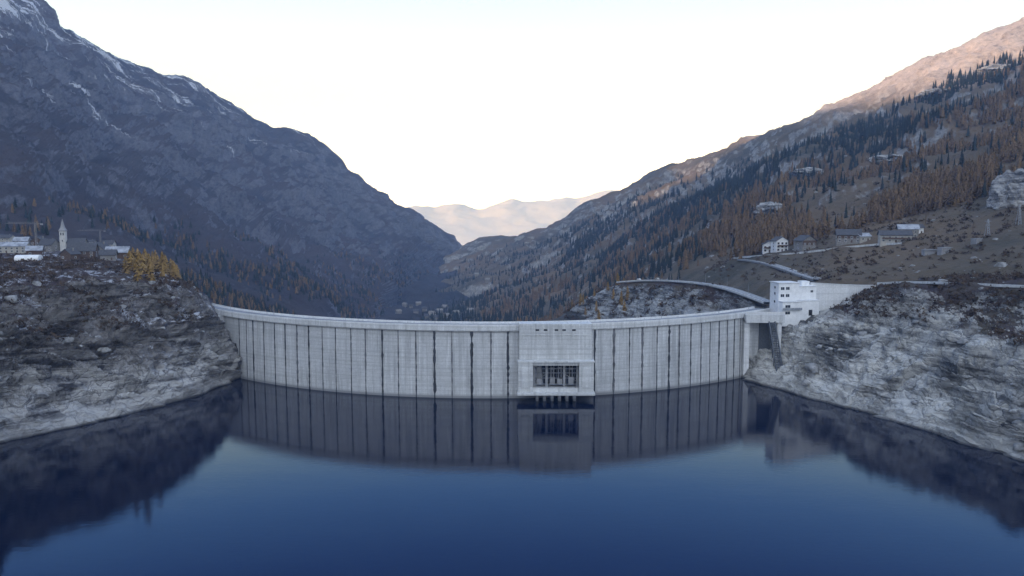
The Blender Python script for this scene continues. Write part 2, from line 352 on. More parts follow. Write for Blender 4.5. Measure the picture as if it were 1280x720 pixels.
patch('right_bank',[
 ('sub',WR),
 WR,
 [(900,462,468),(925,455,466),(950,452,456),(1000,452,434),(1060,450,408),(1130,452,380),(1200,460,352),(1280,480,322),(1420,520,268),(1540,560,235)],
 [(900,450,474),(925,435,474),(960,424,464),(1000,414,450),(1060,402,434),(1130,395,412),(1200,402,386),(1280,415,354),(1420,440,300),(1540,470,262)],
 [(900,430,485),(925,418,482),(960,408,476),(1000,398,468),(1040,389,464),(1065,379,460),(1095,366,456),(1130,361,445),(1200,359,422),(1280,361,392),(1420,370,340),(1540,385,300)],
 [(900,430,500),(925,420,500),(960,405,500),(1000,396,500),(1040,386,505),(1065,372,505),(1095,358,505),(1130,352,500),(1200,345,480),(1280,340,460),(1420,335,420),(1540,335,390)],
 [(900,450,540),(960,420,560),(1040,386,580),(1095,366,580),(1130,360,570),(1200,350,560),(1280,345,540),(1420,340,500),(1540,340,470)]],
 [3,4,10,10,4,2,2],560,400,900,1540,46,M['rock_r'],True,8,1.4,.5,False,6.,samp=.75)
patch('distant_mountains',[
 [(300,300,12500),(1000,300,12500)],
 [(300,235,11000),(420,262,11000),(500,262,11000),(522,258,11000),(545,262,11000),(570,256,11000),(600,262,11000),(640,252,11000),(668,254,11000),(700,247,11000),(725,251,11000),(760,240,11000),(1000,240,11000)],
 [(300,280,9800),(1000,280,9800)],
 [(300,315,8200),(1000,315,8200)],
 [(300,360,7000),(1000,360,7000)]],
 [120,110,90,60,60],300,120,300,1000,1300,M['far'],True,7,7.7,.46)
ys=np.linspace(-4200,1500,120); prof=[(-760,10),(-1000,160),(-1500,560),(-2000,960),(-2350,1120),(-2800,800),(-3400,300)]
V=np.zeros((70,120,3)); tt=np.linspace(0,6,70)
for j,q in enumerate(tt):
    V[j,:,0]=np.interp(q,range(7),[p[0] for p in prof]); V[j,:,2]=np.interp(q,range(7),[p[1] for p in prof]); V[j,:,1]=ys
V[...,2]+=fbm(V,700,6,True)*130*np.clip((V[...,2])/400,0,1)
grid_obj('sun_block_range',V,M['sun_block'],bvh=False)  # unseen range beside and behind the camera, added to block the low sun
gx=MB(); gx.add([(-30000,-30000,-520),(30000,-30000,-520),(30000,30000,-520),(-30000,30000,-520)],[(0,1,2,3)])
tag(gx.build('ground',M['ground']),kind='structure')
wt=MB(); wt.add([(-760,-4200,0),(1500,-4200,0),(1500,300,0),(600,470,0),(150,492,0),(0,425,0),(-30,425,0),(-170,492,0),(-760,470,0)],[tuple(range(9))])
tag(wt.build('water',M['water']),kind='structure')
hz=MB().box(0,6500,700,24000,15000,2600).build('valley_haze',bpy.data.materials.new('valley haze')); hm=hz.data.materials[0]; hm.use_nodes=True
nt=hm.node_tree; nt.nodes.remove(nt.nodes['Principled BSDF']); vs_=nt.nodes.new('ShaderNodeVolumeScatter'); vs_.inputs['Color'].default_value=(.36,.56,1,1); vs_.inputs['Density'].default_value=1.1e-4
nt.links.new(vs_.outputs[0],nt.nodes['Material Output'].inputs['Volume']); tag(hz,kind='structure')
def hit(px,py,up=0.):
    d=Vector(ray(px,py)).normalized(); best=None
    for b in BV:
        r=b.ray_cast(CAM,d)
        if r[0] is not None and (best is None or r[3]<best[1]): best=(r[0],r[3])
    return best[0] if best else P(px,py,700)
# ------------------------------------------------------------------ dam
CX,CY,R0=-13.,639.,233.
def arc(a,dr,z): return (CX+(R0+dr)*math.sin(a),CY-(R0+dr)*math.cos(a),z)
def sweep(mb,a0,a1,n,prof):
    o=len(mb.v); k=len(prof)
    for i in range(n+1):
        a=a0+(a1-a0)*i/n
        for (dr,z) in prof: mb.v.append(arc(a,dr,z))
    for i in range(n):
        for j in range(k):
            b=o+i*k; mb.f.append((b+j,b+(j+1)%k,b+k+(j+1)%k,b+k+j))
    mb.f.append(tuple(o+j for j in range(k))); mb.f.append(tuple(o+n*k+j for j in range(k))[::-1]); return mb
AL,AR=-math.radians(51.5),math.radians(45.5)
dam=thing('arch_dam','long curved concrete arch dam with dark vertical joints holding back the lake','dam',(0,0,0))
sweep(MB(),AL,AR,160,[(0,-50),(.4,0),(0,34.9),(-7,34.9),(-12,0),(-30,-150),(-10,-170)]).build('dam_wall',M['dam'],dam)
sweep(MB(),AL,AR,160,[(.9,34.9),(1.2,35.4),(1.2,37.7),(-9,37.7),(-9,36),(-7,34.9)]).build('crest_deck',M['dam_hi'],dam)
sweep(MB(),AL,AR,160,[(1.18,37.7),(1.18,38.5),(.85,38.5),(.85,37.7)]).build('parapet',M['white_conc'],dam)
sweep(MB(),AL,AR,160,[(-8.5,37.7),(-8.5,38.7),(-8.85,38.7),(-8.85,37.7)]).build('parapet',M['white_conc'],dam)
sweep(MB(),AL,AR,160,[(-1.2,37.69),(-1.2,37.72),(-7.4,37.72),(-7.4,37.69)]).build('crest_road',M['asphalt'],dam)
rb=MB(); nP=110
for i in range(nP+1):
    a=AL+(AR-AL)*i/nP; rb.bar(arc(a,1.0,38.5),arc(a,1.0,39.5),.05,4)
for z in (39.0,39.5):
    sweep(rb,AL,AR,nP,[(1.05,z),(1.05,z+.06),(.95,z+.06),(.95,z)])
rb.build('railing',M['galv'],dam)
JX=[301,309,318,331,345,358,372,387,403,421,439,458,478,499,521,543,566,589,613,635,744,767,786,803,820,835,849,862,875,887,898,908,917,925]
for i,px in enumerate(JX):
    d=Vector(ray(px+random.uniform(-1,1),450)); dx=d.x/d.y
    A=dx*dx+1; B=-2*(dx*CX+CY); Cc=CX*CX+CY*CY-R0*R0; Y=(-B-math.sqrt(B*B-4*A*Cc))/(2*A); a=math.atan2(dx*Y-CX,CY-Y)
    w=random.uniform(.35,.95)*(1.3 if 500<px<640 or px>740 and px<870 else 1.)/R0/2
    zt=34.8; mb=MB(); n=22
    for k in range(n+1):
        z=-3+(zt+3)*k/n; ww=w*(random.uniform(.45,1.35)); e_=.30*(1-max(z,0)/34.9)
        mb.v+=[arc(a-ww,e_+.28,z),arc(a+ww*random.uniform(.6,1.4),e_+.28,z),arc(a+ww,-.3,z),arc(a-ww,-.3,z)]
    for k in range(n):
        b=4*k
        for j in range(4): mb.f.append((b+j,b+(j+1)%4,b+4+(j+1)%4,b+4+j))
    mb.f.append((0,1,2,3)); mb.f.append((4*n,4*n+1,4*n+2,4*n+3))
    mb.build('vertical_joint',M['joint2' if i%5 in (1,3) else 'joint'],dam)
# gatehouse
gh=thing('intake_gatehouse','concrete intake gatehouse on the dam face with barred opening above short piers','gatehouse',(22.3,404.,0))
MB().box(0,5,29.1,37.2,12,18.2).build('upper_block',M['tower'],gh)
MB().box(0,5.2,38.4,37.4,12.6,.4).build('roof_slab',M['dam_hi'],gh)
MB().box(0,-1.0,38.9,37.4,.3,.6).build('parapet',M['dam_hi'],gh)
for i,x in enumerate((-9.4,-5.2,.3,4.2,9.2)):
    MB().box(x,-1.03,36.0,1.8,.1,.8).build('window',M['dark'],gh)
MB().box(0,-1.12,33.4,37.4,.3,.3).build('string_course',M['dam_hi'],gh)
for s in(-1,1):
    MB().box(s*15.4,3,12.4,7.4,16.6,15.4).build('side_pier',M['tower'],gh)
    MB().box(s*15.4,-5.5,12.4,4.2,.5,10).build('pier_panel',M['dam_hi'],gh)
MB().box(0,6.5,13,23.2,6,14).build('recess',M['dark'],gh)
MB().box(0,1.4,5.6,23.2,11,1.8).box(0,-1.8,4.1,39.4,11,1.1).build('sill_beam',M['dam_hi'],gh)
for x,w_ in ((-11.0,.7),(-4.6,1.2),(4.4,1.2),(11.0,.7)):
    MB().box(x,-.4,13.1,w_,1.6,13.2).build('mullion',M['grey_conc'],gh)
g=MB()
for z in(10.5,13.2,15.4): g.box(0,2.2,z,22.5,.4,.35)
for k in range(27):
    if k%9 not in (4,): g.box(-10.8+k*.83,2.5,11.6,.12,.2,9)
g.build('grille',M['galv'],gh)
hs=MB()
for x,q in ((-8.3,2.6),(-1.6,3.2),(2.2,2.4),(8.0,3.4)): hs.box(x,.4,8.1+q/2,2.6,1.6,q).bar((x-.7,.3,9),(x-.7,.3,19),.2,6).bar((x+.7,.3,9),(x+.7,.3,19),.2,6).box(x,.3,16.9-q*.3,2.1,1.2,.9)
hs.bar((-11,.1,9.2),(-4,.1,13.5),.18,5).bar((4.5,.1,13.2),(11,.1,9.2),.18,5)
hs.build('hoist_gear',M['grey_conc'],gh)
MB().box(0,-.9,8.0,22.9,1.2,.25).build('walkway',M['galv'],gh)
MB().box(0,-1.8,19.2,23.2,5,1.8).box(0,-2.4,20.4,39,6.4,.7).build('lintel',M['dam_hi'],gh)
for x in (-9.5,-5.7,-1.9,1.9,5.7,9.5):
    MB().box(x,-1,-.2,1.4,7,7.5).build('pier',M['grey_conc'],gh)
MB().box(0,5.6,0.4,20,3,8).build('lower_recess',M['dark'],gh)
def lamp(loc,label,group,h=7.):
    t_=thing('street_lamp',label,'street lamp',loc,0,group)
    MB().bar((0,0,0),(0,0,h),.12,6,.07).build('post',M['galv'],t_)
    MB().box(.5,0,h,1.2,.25,.15).build('lamp_head',M['steel'],t_); return t_
for a in (-44,-33,-20,-7,14,25,36,43.5):
    p=arc(math.radians(a),-8.2,37.7); lamp(p,'slim grey lamp post along the roadway on the dam crest','lamp posts along the dam crest',5.)
ab=thing('dam_abutment','stepped pale concrete abutment where the dam meets the left bank','abutment',(-180,472,0))
MB().box(4,-2,20,14,10,30,-.75).build('lower_block',M['dam'],ab)
MB().box(-4,2,32.5,18,14,8,-.75).build('upper_block',M['white_conc'],ab)
MB().box(-4.5,-3,38,10,.5,2.6,-.75).box(-9,0,38,.5,9,2.6,-.75).build('parapet',M['white_conc'],ab)
MB().box(-1,-9.8,30,4,.6,3,-.75).build('door',M['dark'],ab)
# ------------------------------------------------------------------ right abutment works
def win(par,x,y,z,w,h,side='f',fm='white',pm='glass'):
    if side=='f':
        o=MB().box(x,y-.06,z+h/2+.06,w+.3,.12,.14).box(x,y-.06,z-h/2-.06,w+.3,.2,.14).box(x-w/2-.07,y-.06,z,.14,.12,h).box(x+w/2+.07,y-.06,z,.14,.12,h).box(x,y-.06,z,.08,.1,h).build('window',M[fm],par)
        MB().box(x,y-.02,z,w,.06,h).build('pane',M[pm],o)
    else:
        o=MB().box(x-.06*side,y,z+h/2+.06,.12,w+.3,.14).box(x-.06*side,y,z-h/2-.06,.2,w+.3,.14).box(x-.06*side,y-w/2-.07,z,.12,.14,h).box(x-.06*side,y+w/2+.07,z,.12,.14,h).build('window',M[fm],par)
        MB().box(x-.02*side,y,z,.06,w,h).build('pane',M[pm],o)
    return o
p=P(991,392,470)
cb=thing('control_building','white stepped dam control building with dark windows at right end of crest','building',(p.x,468,36.5),math.radians(8))
MB().box(-4.5,4,8.,12.5,11,19).build('main_block',M['white'],cb)
MB().box(7.5,4.5,6.6,11.5,10,17.6).build('wing',M['white'],cb)
MB().box(-5,-3.5,0,11,6,14).build('lower_block',M['white'],cb)
MB().box(6.6,-3.1,1.5,11.6,5.2,12).build('side_block',M['white'],cb)
for q in ((-4.5,4,17.75,13.3,11.8,.5),(7.7,4.4,15.6,11.0,10.6,.4),(-5,-3.6,7.2,11.6,6.6,.4),(6.9,-3.2,7.7,11.9,5.4,.4)): MB().box(*q).build('roof_slab',M['white_conc'],cb)
MB().box(8.5,6,17.,5,5,2.4).build('roof_hut',M['white'],cb)
for z in (10.4,14.6):
    for x in (-8.4,-5.2): win(cb,x,-1.5,z,2.2,1.7)
win(cb,10.4,-.5,12.6,1.6,1.3)
for z in (.8,4.6): win(cb,-7.4,-6.5,z,3.,1.6)
for z in (6.5,11.3,14.9): win(cb,-10.75,3,z,1.8,1.4,side=1)
MB().box(7.2,-5.75,.6,2.2,.1,3.4).build('door',M['dark'],cb)
MB().box(-5,-7.1,2.6,11.8,1.3,.3).box(-5,-7.7,3.3,11.8,.08,1.1).build('balcony',M['galv'],cb)
ww=MB()
a=P(1012,398,474); b=P(1112,360,505); n=24
def pt(q):
    pp=a.lerp(b,q); pp.y+= -9*math.sin(q*math.pi); return pp
h0=P(1012,354,474).z; h1=P(1112,356.5,505).z
for i in range(n):
    p0,p1=pt(i/n),pt((i+1)/n); z0=h0+(h1-h0)*i/n; z1=h0+(h1-h0)*(i+1)/n
    ww.add([(p0.x,p0.y,12),(p1.x,p1.y,12),(p1.x,p1.y,z1),(p0.x,p0.y,z0),(p0.x,p0.y+1.2,12),(p1.x,p1.y+1.2,12),(p1.x,p1.y+1.2,z1),(p0.x,p0.y+1.2,z0)],[(0,1,2,3),(4,7,6,5),(3,2,6,7),(0,4,5,1)]+([(0,3,7,4)] if i==0 else [])+([(1,5,6,2)] if i==n-1 else []))
tw=thing('retaining_wall','tall smooth white concrete wall curving away right of the control building','wall')
ww.build('wall_face',M['white_conc'],tw)
cp=MB()
for i in range(n):
    p0,p1=pt(i/n),pt((i+1)/n); z0=h0+(h1-h0)*i/n; z1=h0+(h1-h0)*(i+1)/n
    cp.add([(p0.x,p0.y-.25,z0),(p1.x,p1.y-.25,z1),(p1.x,p1.y-.25,z1+.4),(p0.x,p0.y-.25,z0+.4),(p0.x,p0.y+1.4,z0),(p1.x,p1.y+1.4,z1),(p1.x,p1.y+1.4,z1+.4),(p0.x,p0.y+1.4,z0+.4)],[(0,1,2,3),(4,7,6,5),(3,2,6,7),(0,4,5,1),(0,3,7,4),(1,5,6,2)])
cp.build('coping',M['dam_hi'],tw)
p=P(955,400,455)
sp=thing('spillway_intake','blocky pale concrete spillway intake between the dam end and the rock','spillway',(p.x,455,0))
MB().box(0,4,35,22,14,4.5).build('deck',M['dam_hi'],sp)
MB().box(8.4,2,22,2.4,8,24).build('pier',M['white_conc'],sp)
MB().box(-9.5,4,18,3,8,32).build('pier',M['white_conc'],sp)
MB().box(-3,9,17,16,4,34).build('back_wall',M['dam'],sp)
MB().box(2.9,7.5,17,7,3,32).build('gate',M['steel'],sp)
MB().box(0,-2.9,38.2,22,.25,1.6).build('parapet',M['white_conc'],sp)
a=P(965,404,452); b=P(977,474,440); b.z=1.0
isr=thing('inclined_stairway','dark steel inclined stairway running down the rock from spillway to water','stairway')
for s in(-1,1):
    MB().bar(a+Vector((s*1.7,0,1)),b+Vector((s*1.9,0,1)),.42,5).build('rail',M['steel'],isr)
r=MB()
for i in range(34):
    q=a.lerp(b,(i+.5)/34); r.box(q.x,q.y,q.z+.7,3.6,.7,.5)
r.build('tread',M['steel'],isr)
lg=MB()
for i in range(7):
    q=a.lerp(b,(i+.5)/7); lg.bar((q.x-1.5,q.y,q.z-8),(q.x-1.5,q.y,q.z+.9),.25,5); lg.bar((q.x+1.5,q.y,q.z-8),(q.x+1.5,q.y,q.z+.9),.25,5)
lg.build('support',M['steel'],isr)
# ------------------------------------------------------------------ roads
def road(name,pts,w,wall_label,wall_down=6.,rail_h=.9,up=.7,sm=9):
    pts=[Vector(p) for p in pts]; A=np.array([tuple(p) for p in pts]); L=np.concatenate([[0],np.cumsum(np.linalg.norm(np.diff(A,axis=0),axis=1))])
    n=max(24,int(L[-1]/4)); s=np.linspace(0,L[-1],n); Q=np.stack([np.interp(s,L,A[:,k]) for k in range(3)],-1)
    k=sm; ker=np.ones(k)/k
    for _ in range(3):
        Q=np.stack([np.convolve(np.pad(Q[:,j],(k//2,k//2),'reflect',reflect_type='odd'),ker,'valid') for j in range(3)],-1)
    Q[:,2]+=up
    T=np.gradient(Q,axis=0); T[:,2]=0; T/=np.linalg.norm(T,axis=1)[:,None]; Nn=np.stack([-T[:,1],T[:,0],0*T[:,0]],-1)
    if Nn[:,1].mean()>0: Nn=-Nn
    rd=MB(); wl=MB(); mk=MB()
    for i in range(n):
        c=Q[i]; q=Nn[i]
        e0=c+q*w/2; e1=c-q*w/2
        rd.v+=[tuple(e0),tuple(e1),tuple(e1-np.array([0,0,1.5])),tuple(e0-np.array([0,0,1.5]))]
        o0=e0+q*.45; z=np.array([0,0,1.])
        wl.v+=[tuple(e0-z*wall_down),tuple(o0-z*wall_down),tuple(o0+z*rail_h),tuple(e0+z*rail_h)]
        mk.v+=[tuple(c+q*.09+z*.006),tuple(c-q*.09+z*.006)]
        if i:
            b=4*(i-1)
            for j in range(4):
                rd.f.append((b+j,b+(j+1)%4,b+4+(j+1)%4,b+4+j)); wl.f.append((b+j,b+(j+1)%4,b+4+(j+1)%4,b+4+j))
            if i%2: mk.f.append((2*i-2,2*i-1,2*i+1,2*i))
    tag(rd.build(name,M['asphalt']),kind='structure')
    tag(mk.build('road_marking',M['paint']),kind='structure')
    tag(wl.build('retaining_wall',M['dam_hi']),wall_label,'wall')
    return Q
RA=[(962,379,478),(945,373,500),(925,365,530),(900,357.5,570),(870,353.5,612),(840,351,655),(805,350,695),(775,353,725)]
QA=road('dam_road',[P(*p) for p in RA],7,'low pale retaining wall along road curving left above the rocky knoll',.9,.3,sm=11)
RBp=[(1022,351),(1010,347),(1000,344),(988,340),(975,335),(962,331),(950,328),(937,326),(925,325)]
QB=road('access_road',[hit(x,y) for x,y in RBp],6,'pale retaining wall beneath the upper road that climbs towards the chalets',2.6,.5,up=1.)
RC=[(916,323),(935,321),(950,320),(985,318),(1010,315),(1030,313),(1055,309),(1080,306),(1130,304)]
QC=road('hill_road',[hit(x,y) for x,y in RC],4.5,'thin grey wall edging the lane in front of the hillside chalets',1.4,.2,up=.5)
RD=[(1100,356),(1120,354),(1150,354),(1180,355),(1210,357),(1250,358),(1290,360)]
QD=road('shore_track',[hit(x,y-2) for x,y in RD],4.,'low broken grey wall beside the track on top of the right bank',1.2,.15,up=.4)
# ------------------------------------------------------------------ houses
def house(px,py,w,d,h,rh,rz,wm,rm,label,cols=3,rows=2,chim=True,alongx=True,name='house',cat='house',base=None,sink=5.,balc=False,group=None,upper=None,detail=True):
    p=base or hit(px,py)
    t_=thing(name,label,cat,p,math.radians(rz),group)
    wl=MB(); z0,z1=-sink,h
    wl.box(0,0,(z0+z1)/2,w,d,z1-z0)
    for s in(-1,1):
        if alongx: wl.add([(s*w/2,-d/2,h),(s*w/2,d/2,h),(s*w/2,0,h+rh)],[(0,1,2)])
        else: wl.add([(-w/2,s*d/2,h),(w/2,s*d/2,h),(0,s*d/2,h+rh)],[(0,1,2)])
    wl.build('wall',M[wm],t_)
    if upper: MB().box(0,-d/2-.04,h*.75,w*.99,.1,h*.48).build('timber_cladding',M[upper],t_)
    rf=MB().gable(w,d,h,rh,.9,.3,alongx).build('roof',M[rm],t_)
    if chim: MB().box(w*.22,d*.12,h+rh*.9,.9,.9,2.2).build('chimney',M['stone'],rf)
    if detail:
        for r_ in range(rows):
            for c in range(cols):
                if r_==0 and c==cols//2: continue
                x=-w/2+w*(c+.5)/cols; win(t_,x,-d/2-.09,1.6+r_*(h-1.2)/rows,min(1.5,w/cols*.45),1.5,fm='white' if wm!='white' else 'wood')
        for r_ in range(rows): 
            for s in (-1,1): win(t_,s*w/2,0,1.6+r_*(h-1.2)/rows,1.3,1.4,side=-s)
        MB().box(-w/2+w*(cols//2+.5)/cols,-d/2-.06,1.05,1.2,.12,2.1).build('door',M['wood'],t_)
    if balc: MB().box(0,-d/2-.8,h*.5,w*.9,1.4,.2).box(0,-d/2-1.45,h*.5+.55,w*.9,.1,.9).build('balcony',M['wood'],t_)
    return t_
house(961,315,11,10,7,3,-12,'white','slate','white chalet with grey roof, leftmost above the upper road',3,2,True,False,balc=True,name='chalet')
house(974,314,11,10,9.5,3.2,10,'white','slate','taller white chalet with balcony, second from left above the upper road',3,3,True,False,balc=True,name='chalet')
house(1006,312,14,11,8,4,20,'stone','slate','dark stone chalet with steep slate roof beside the white chalets',3,2,True,False,upper='wood',name='chalet')
house(1060,303,18,11,6.5,4,-18,'stone','slate','long stone farmhouse with wide grey roof on the brown slope',4,2,True,True,upper='wood',name='farmhouse')
house(1078,301,9,8,4,2.2,10,'cream','snowroof','small cream outbuilding with frosted roof next to the stone farmhouse',2,1,False,True)
house(1118,303,22,10,6,3,-14,'cream','slate','wide cream lodge with dark roof under the power pole',5,2,True,True,name='lodge',balc=True)
house(1134,297,14,9,7,3,-14,'stone','snowroof','stone house with pale frosted roof just behind the wide lodge',3,2,True,True)
house(1147,292,6,6,5,2.2,0,'white','slate','little white hut uphill at right of the wide lodge',2,1,False,True,name='hut',cat='hut')
for i,(px,py,w,h,l) in enumerate([(1162,318,9,3,'low grey concrete slab remnant left on the bare slope, leftmost of three'),(1180,317,7,4,'squat grey concrete block on the bare slope, middle of three'),(1220,304,5,3,'small concrete block on the bare slope, rightmost of three')]):
    p=hit(px,py); t_=thing('concrete_block',l,'concrete block',p,.2*i)
    MB().box(0,0,h/2-1,w,4,h+2).build('block_body',M['grey_conc'],t_); MB().box(.3,-.2,h+.1,w+.8,4.8,.3).build('cap_slab',M['grey_conc'],t_)
LV=[(12,316,30,11,6,3,8,'cream','snowroof','long low building with frosted roof at the left edge of the village',7,2,True),
(8,304,16,10,6,3,-8,'cream','slate','cream house with slate roof behind the long low building',3,2,True),
(44,319,11,9,4.5,3,20,'wood','snowroof','small timber barn with frosted roof left of the church',2,1,True),
(62,314,13,10,6,4.4,-12,'stone','slate','stone house with slate roof directly left of the church',3,2,True),
(104,322,20,12,6,5.5,14,'wood','slate','broad timber chalet with dark roof in front of the church',4,2,True),
(125,319,15,11,6,5,-10,'stone','slate','stone chalet with dark roof, second right of the church',3,2,False),
(148,322,17,10,5,4,12,'wood','snowroof','low timber chalet with frosted roof at right end of the village',4,1,True),
(136,312,14,10,7,4,0,'cream','slate','cream house set back behind the right end of the village',3,2,True),
(112,310,14,9,8,1.6,6,'stone','slate','tall unfinished grey house near the crane behind the church',4,3,True),
(28,308,12,9,6,3,12,'stone','snowroof','stone cottage with frosted roof between long building and church',3,2,True),
(88,324,10,9,4.5,3.6,-15,'wood','slate','little dark timber house below the church tower',2,1,False),
(136,325,11,9,4.5,3.6,18,'stone','slate','small stone house with dark roof, nearest the plateau rim',2,1,True),
(50,309,12,9,6,3.6,0,'wood','slate','brown timber house behind the small barn',3,2,False)]
for q in LV: house(q[0],q[1],q[2],q[3],q[4],q[5],q[6],q[7],q[8],q[9],q[10],q[11],True,q[12])
p=hit(36,327); mq=thing('marquee','white round topped marquee tent in front of the left village','marquee',p,.2)
mb=MB(); nn=10
for i in range(nn+1):
    a=math.pi*i/nn
    for x in(-8,8): mb.v.append((x,-5*math.cos(a),2+3*math.sin(a)))
mb.f=[(2*i,2*i+1,2*i+3,2*i+2) for i in range(nn)]+[tuple(range(0,2*nn+2,2)),tuple(range(1,2*nn+2,2))]
mb.build('canopy',M['white'],mq); MB().box(0,0,.5,16,10,3).build('tent_wall',M['white'],mq)
p=hit(80,314); ch=thing('church','small stone church with pointed pale bell tower in left village','church',p,math.radians(8)); ch.scale=(.95,.95,.92)
MB().box(0,0,6.5,4.8,4.8,25).build('bell_tower',M['pale'],ch)
MB().box(0,0,19.2,5.6,5.6,.6).build('cornice',M['stone'],ch)
MB().add([(-2.8,-2.8,19.5),(2.8,-2.8,19.5),(2.8,2.8,19.5),(-2.8,2.8,19.5),(-1.5,-1.5,22.6),(1.5,-1.5,22.6),(1.5,1.5,22.6),(-1.5,1.5,22.6),(0,0,31)],[(0,1,5,4),(1,2,6,5),(2,3,7,6),(3,0,4,7),(4,5,8),(5,6,8),(6,7,8),(7,4,8),(0,3,2,1)]).build('spire',M['grey_conc'],ch)
MB().bar((0,0,31),(0,0,33),.12,4).bar((-.6,0,32.2),(.6,0,32.2),.12,4).build('cross',M['steel'],ch)
for s in(-1,1): MB().box(s,-2.42,16.3,.9,.1,2.4).build('belfry_opening',M['dark'],ch)
MB().box(0,-2.42,10,.8,.1,1.6).build('window',M['dark'],ch)
MB().box(10.2,4,2.5,15,9,11).add([(2.7,-.5,8),(2.7,8.5,8),(2.7,4,12)],[(0,1,2)]).add([(17.7,-.5,8),(17.7,8.5,8),(17.7,4,12)],[(0,1,2)]).build('nave',M['stone'],ch)
MB().gable(15,9,8,4,.6,.3,True,10.4,4).build('roof',M['slate'],ch)
for x in (6,10,14): MB().box(x,-.56,4.6,1,.1,2.6).build('window',M['glass'],ch)
for px,py,hh,jib,l in ((126,309,20,-26,'thin brown tower crane with jib over houses right of church'),(46,314,24,-24,'thin tower crane with jib left of the church')):
    p=hit(px,py); cr=thing('tower_crane',l,'crane',p,.1)
    m=MB()
    for a,b in((-.6,-.6),(.6,-.6),(.6,.6),(-.6,.6)): m.bar((a,b,0),(a,b,hh),.14,4)
    for k in range(int(hh/1.5)): m.bar((-.6,-.6,k*1.5),(.6,-.6,k*1.5+1.5),.09,4); m.bar((-.6,.6,k*1.5+1.5),(-.6,-.6,k*1.5),.09,4)
    m.build('mast',M['stone'],cr)
    m=MB().bar((6,-.4,hh),(jib,-.4,hh),.17,4).bar((6,.4,hh),(jib,.4,hh),.17,4).bar((2,0,hh+1.2),(jib+2,0,hh+1),.14,4)
    for k in range(14): x=2+(jib-2)*k/14; m.bar((x,-.4,hh),(x-.8,0,hh+1.1),.08,4)
    m.build('jib',M['stone'],cr); MB().box(5.2,0,hh-.6,2,1.2,1.4).build('counterweight',M['grey_conc'],cr)
fv=[(506,383),(514,385),(523,381),(531,389),(540,394),(549,391),(556,385),(563,389),(570,394),(545,399),(578,386),(533,398),(520,391),(498,392),(560,397),(588,391),(610,352),(596,345),(625,360),(575,352)]
for i,(x,y) in enumerate(fv):
    house(x,y,random.uniform(10,16),9,random.uniform(5,8),4,random.uniform(-40,40),random.choice(['cream','stone','stone']),random.choice(['slate','slate','stone']),'tiny house in the far valley village beyond the dam crest',name='village_house',chim=False,cols=3,rows=2,detail=False,group='far valley village houses')
def pole(px,py,h,label,arms=1):
    p=hit(px,py); t_=thing('utility_pole',label,'pole',p,.3)
    MB().bar((0,0,-1),(0,0,h),.28,6,.2).build('post',M['wood'],t_)
    for k in range(arms): MB().box(0,0,h-.8-1.6*k,3.,.25,.25).build('crossarm',M['steel'],t_)
pole(1157,279,11,'thin power pole on the skyline of the slope right of the lodge')
pole(1216,291,8,'short wooden pole standing on the bare slope, middle of the right side')
pole(1130,290,8,'short power pole directly behind the wide lodge')
pole(1040,322,9,'lone pole below the stone farmhouse')
def pylon(px,py,h,label):
    p=hit(px,py); t_=thing('lattice_pylon',label,'pylon',p,.2); m=MB()
    for a,b in((-1.3,-1.3),(1.3,-1.3),(1.3,1.3),(-1.3,1.3)): m.bar((a,b,-1),(a*.2,b*.2,h),.14,4)
    for k in range(7):
        z0=h*k/7; z1=h*(k+1)/7; w0=1.3*(1-.8*k/7); w1=1.3*(1-.8*(k+1)/7); m.bar((-w0,-w0,z0),(w1,-w1,z1),.1,4); m.bar((w0,-w0,z0),(-w1,-w1,z1),.1,4)
    m.build('lattice_mast',M['galv'],t_); MB().box(0,0,h-1.5,5,.25,.25).box(0,0,h-4,4,.25,.25).build('crossarm',M['galv'],t_)
pylon(1273,281,14,'grey lattice pylon at the right edge of the slope'); pylon(1234,296,12,'grey lattice pylon left of the one at the right edge')
for k,i in enumerate((8,18,28,40,50)):
    if i<len(QA): lamp((QA[i][0],QA[i][1]+4.0,QA[i][2]),'slim grey lamp post beside the road on the rocky knoll','lamp posts on the knoll road',7)
def car(loc,rz,mat,label):
    t_=thing('parked_car',label,'car',loc,rz)
    b=MB(); pr=[(-2.2,.35),(-2.2,.95),(-1.7,1.05),(-1.1,1.55),(.9,1.55),(1.5,1.0),(2.15,.85),(2.2,.35)]
    k=len(pr); b.v=[(x,-.85,z) for x,z in pr]+[(x,.85,z) for x,z in pr]; b.f=[tuple(range(k)),tuple(range(k,2*k))[::-1]]+[(i,(i+1)%k,k+(i+1)%k,k+i) for i in range(k)]
    b.build('body',mat,t_)
    for s in(-1,1): MB().box(-.1,s*.86,1.25,1.9,.04,.4).build('side_window',M['glass'],t_)
    for x in(-1.4,1.4):
        for y in(-.8,.8): MB().bar((x,y-.1,.33),(x,y+.1,.33),.33,10).build('wheel',M['dark'],t_)
for off,mt,lb in ((8,'white','small white car on the road at the left tip of the knoll'),(11,'steel','dark grey car right behind the white car on the knoll road'),(15,'cream','beige car on the knoll road, rightmost of the three cars')):
    i=len(QA)-off; dq=QA[i]-QA[i-1]; car((QA[i][0],QA[i][1]+(1.2 if off>8 else 0),QA[i][2]+.01),math.atan2(dq[1],dq[0]),M[mt],lb)
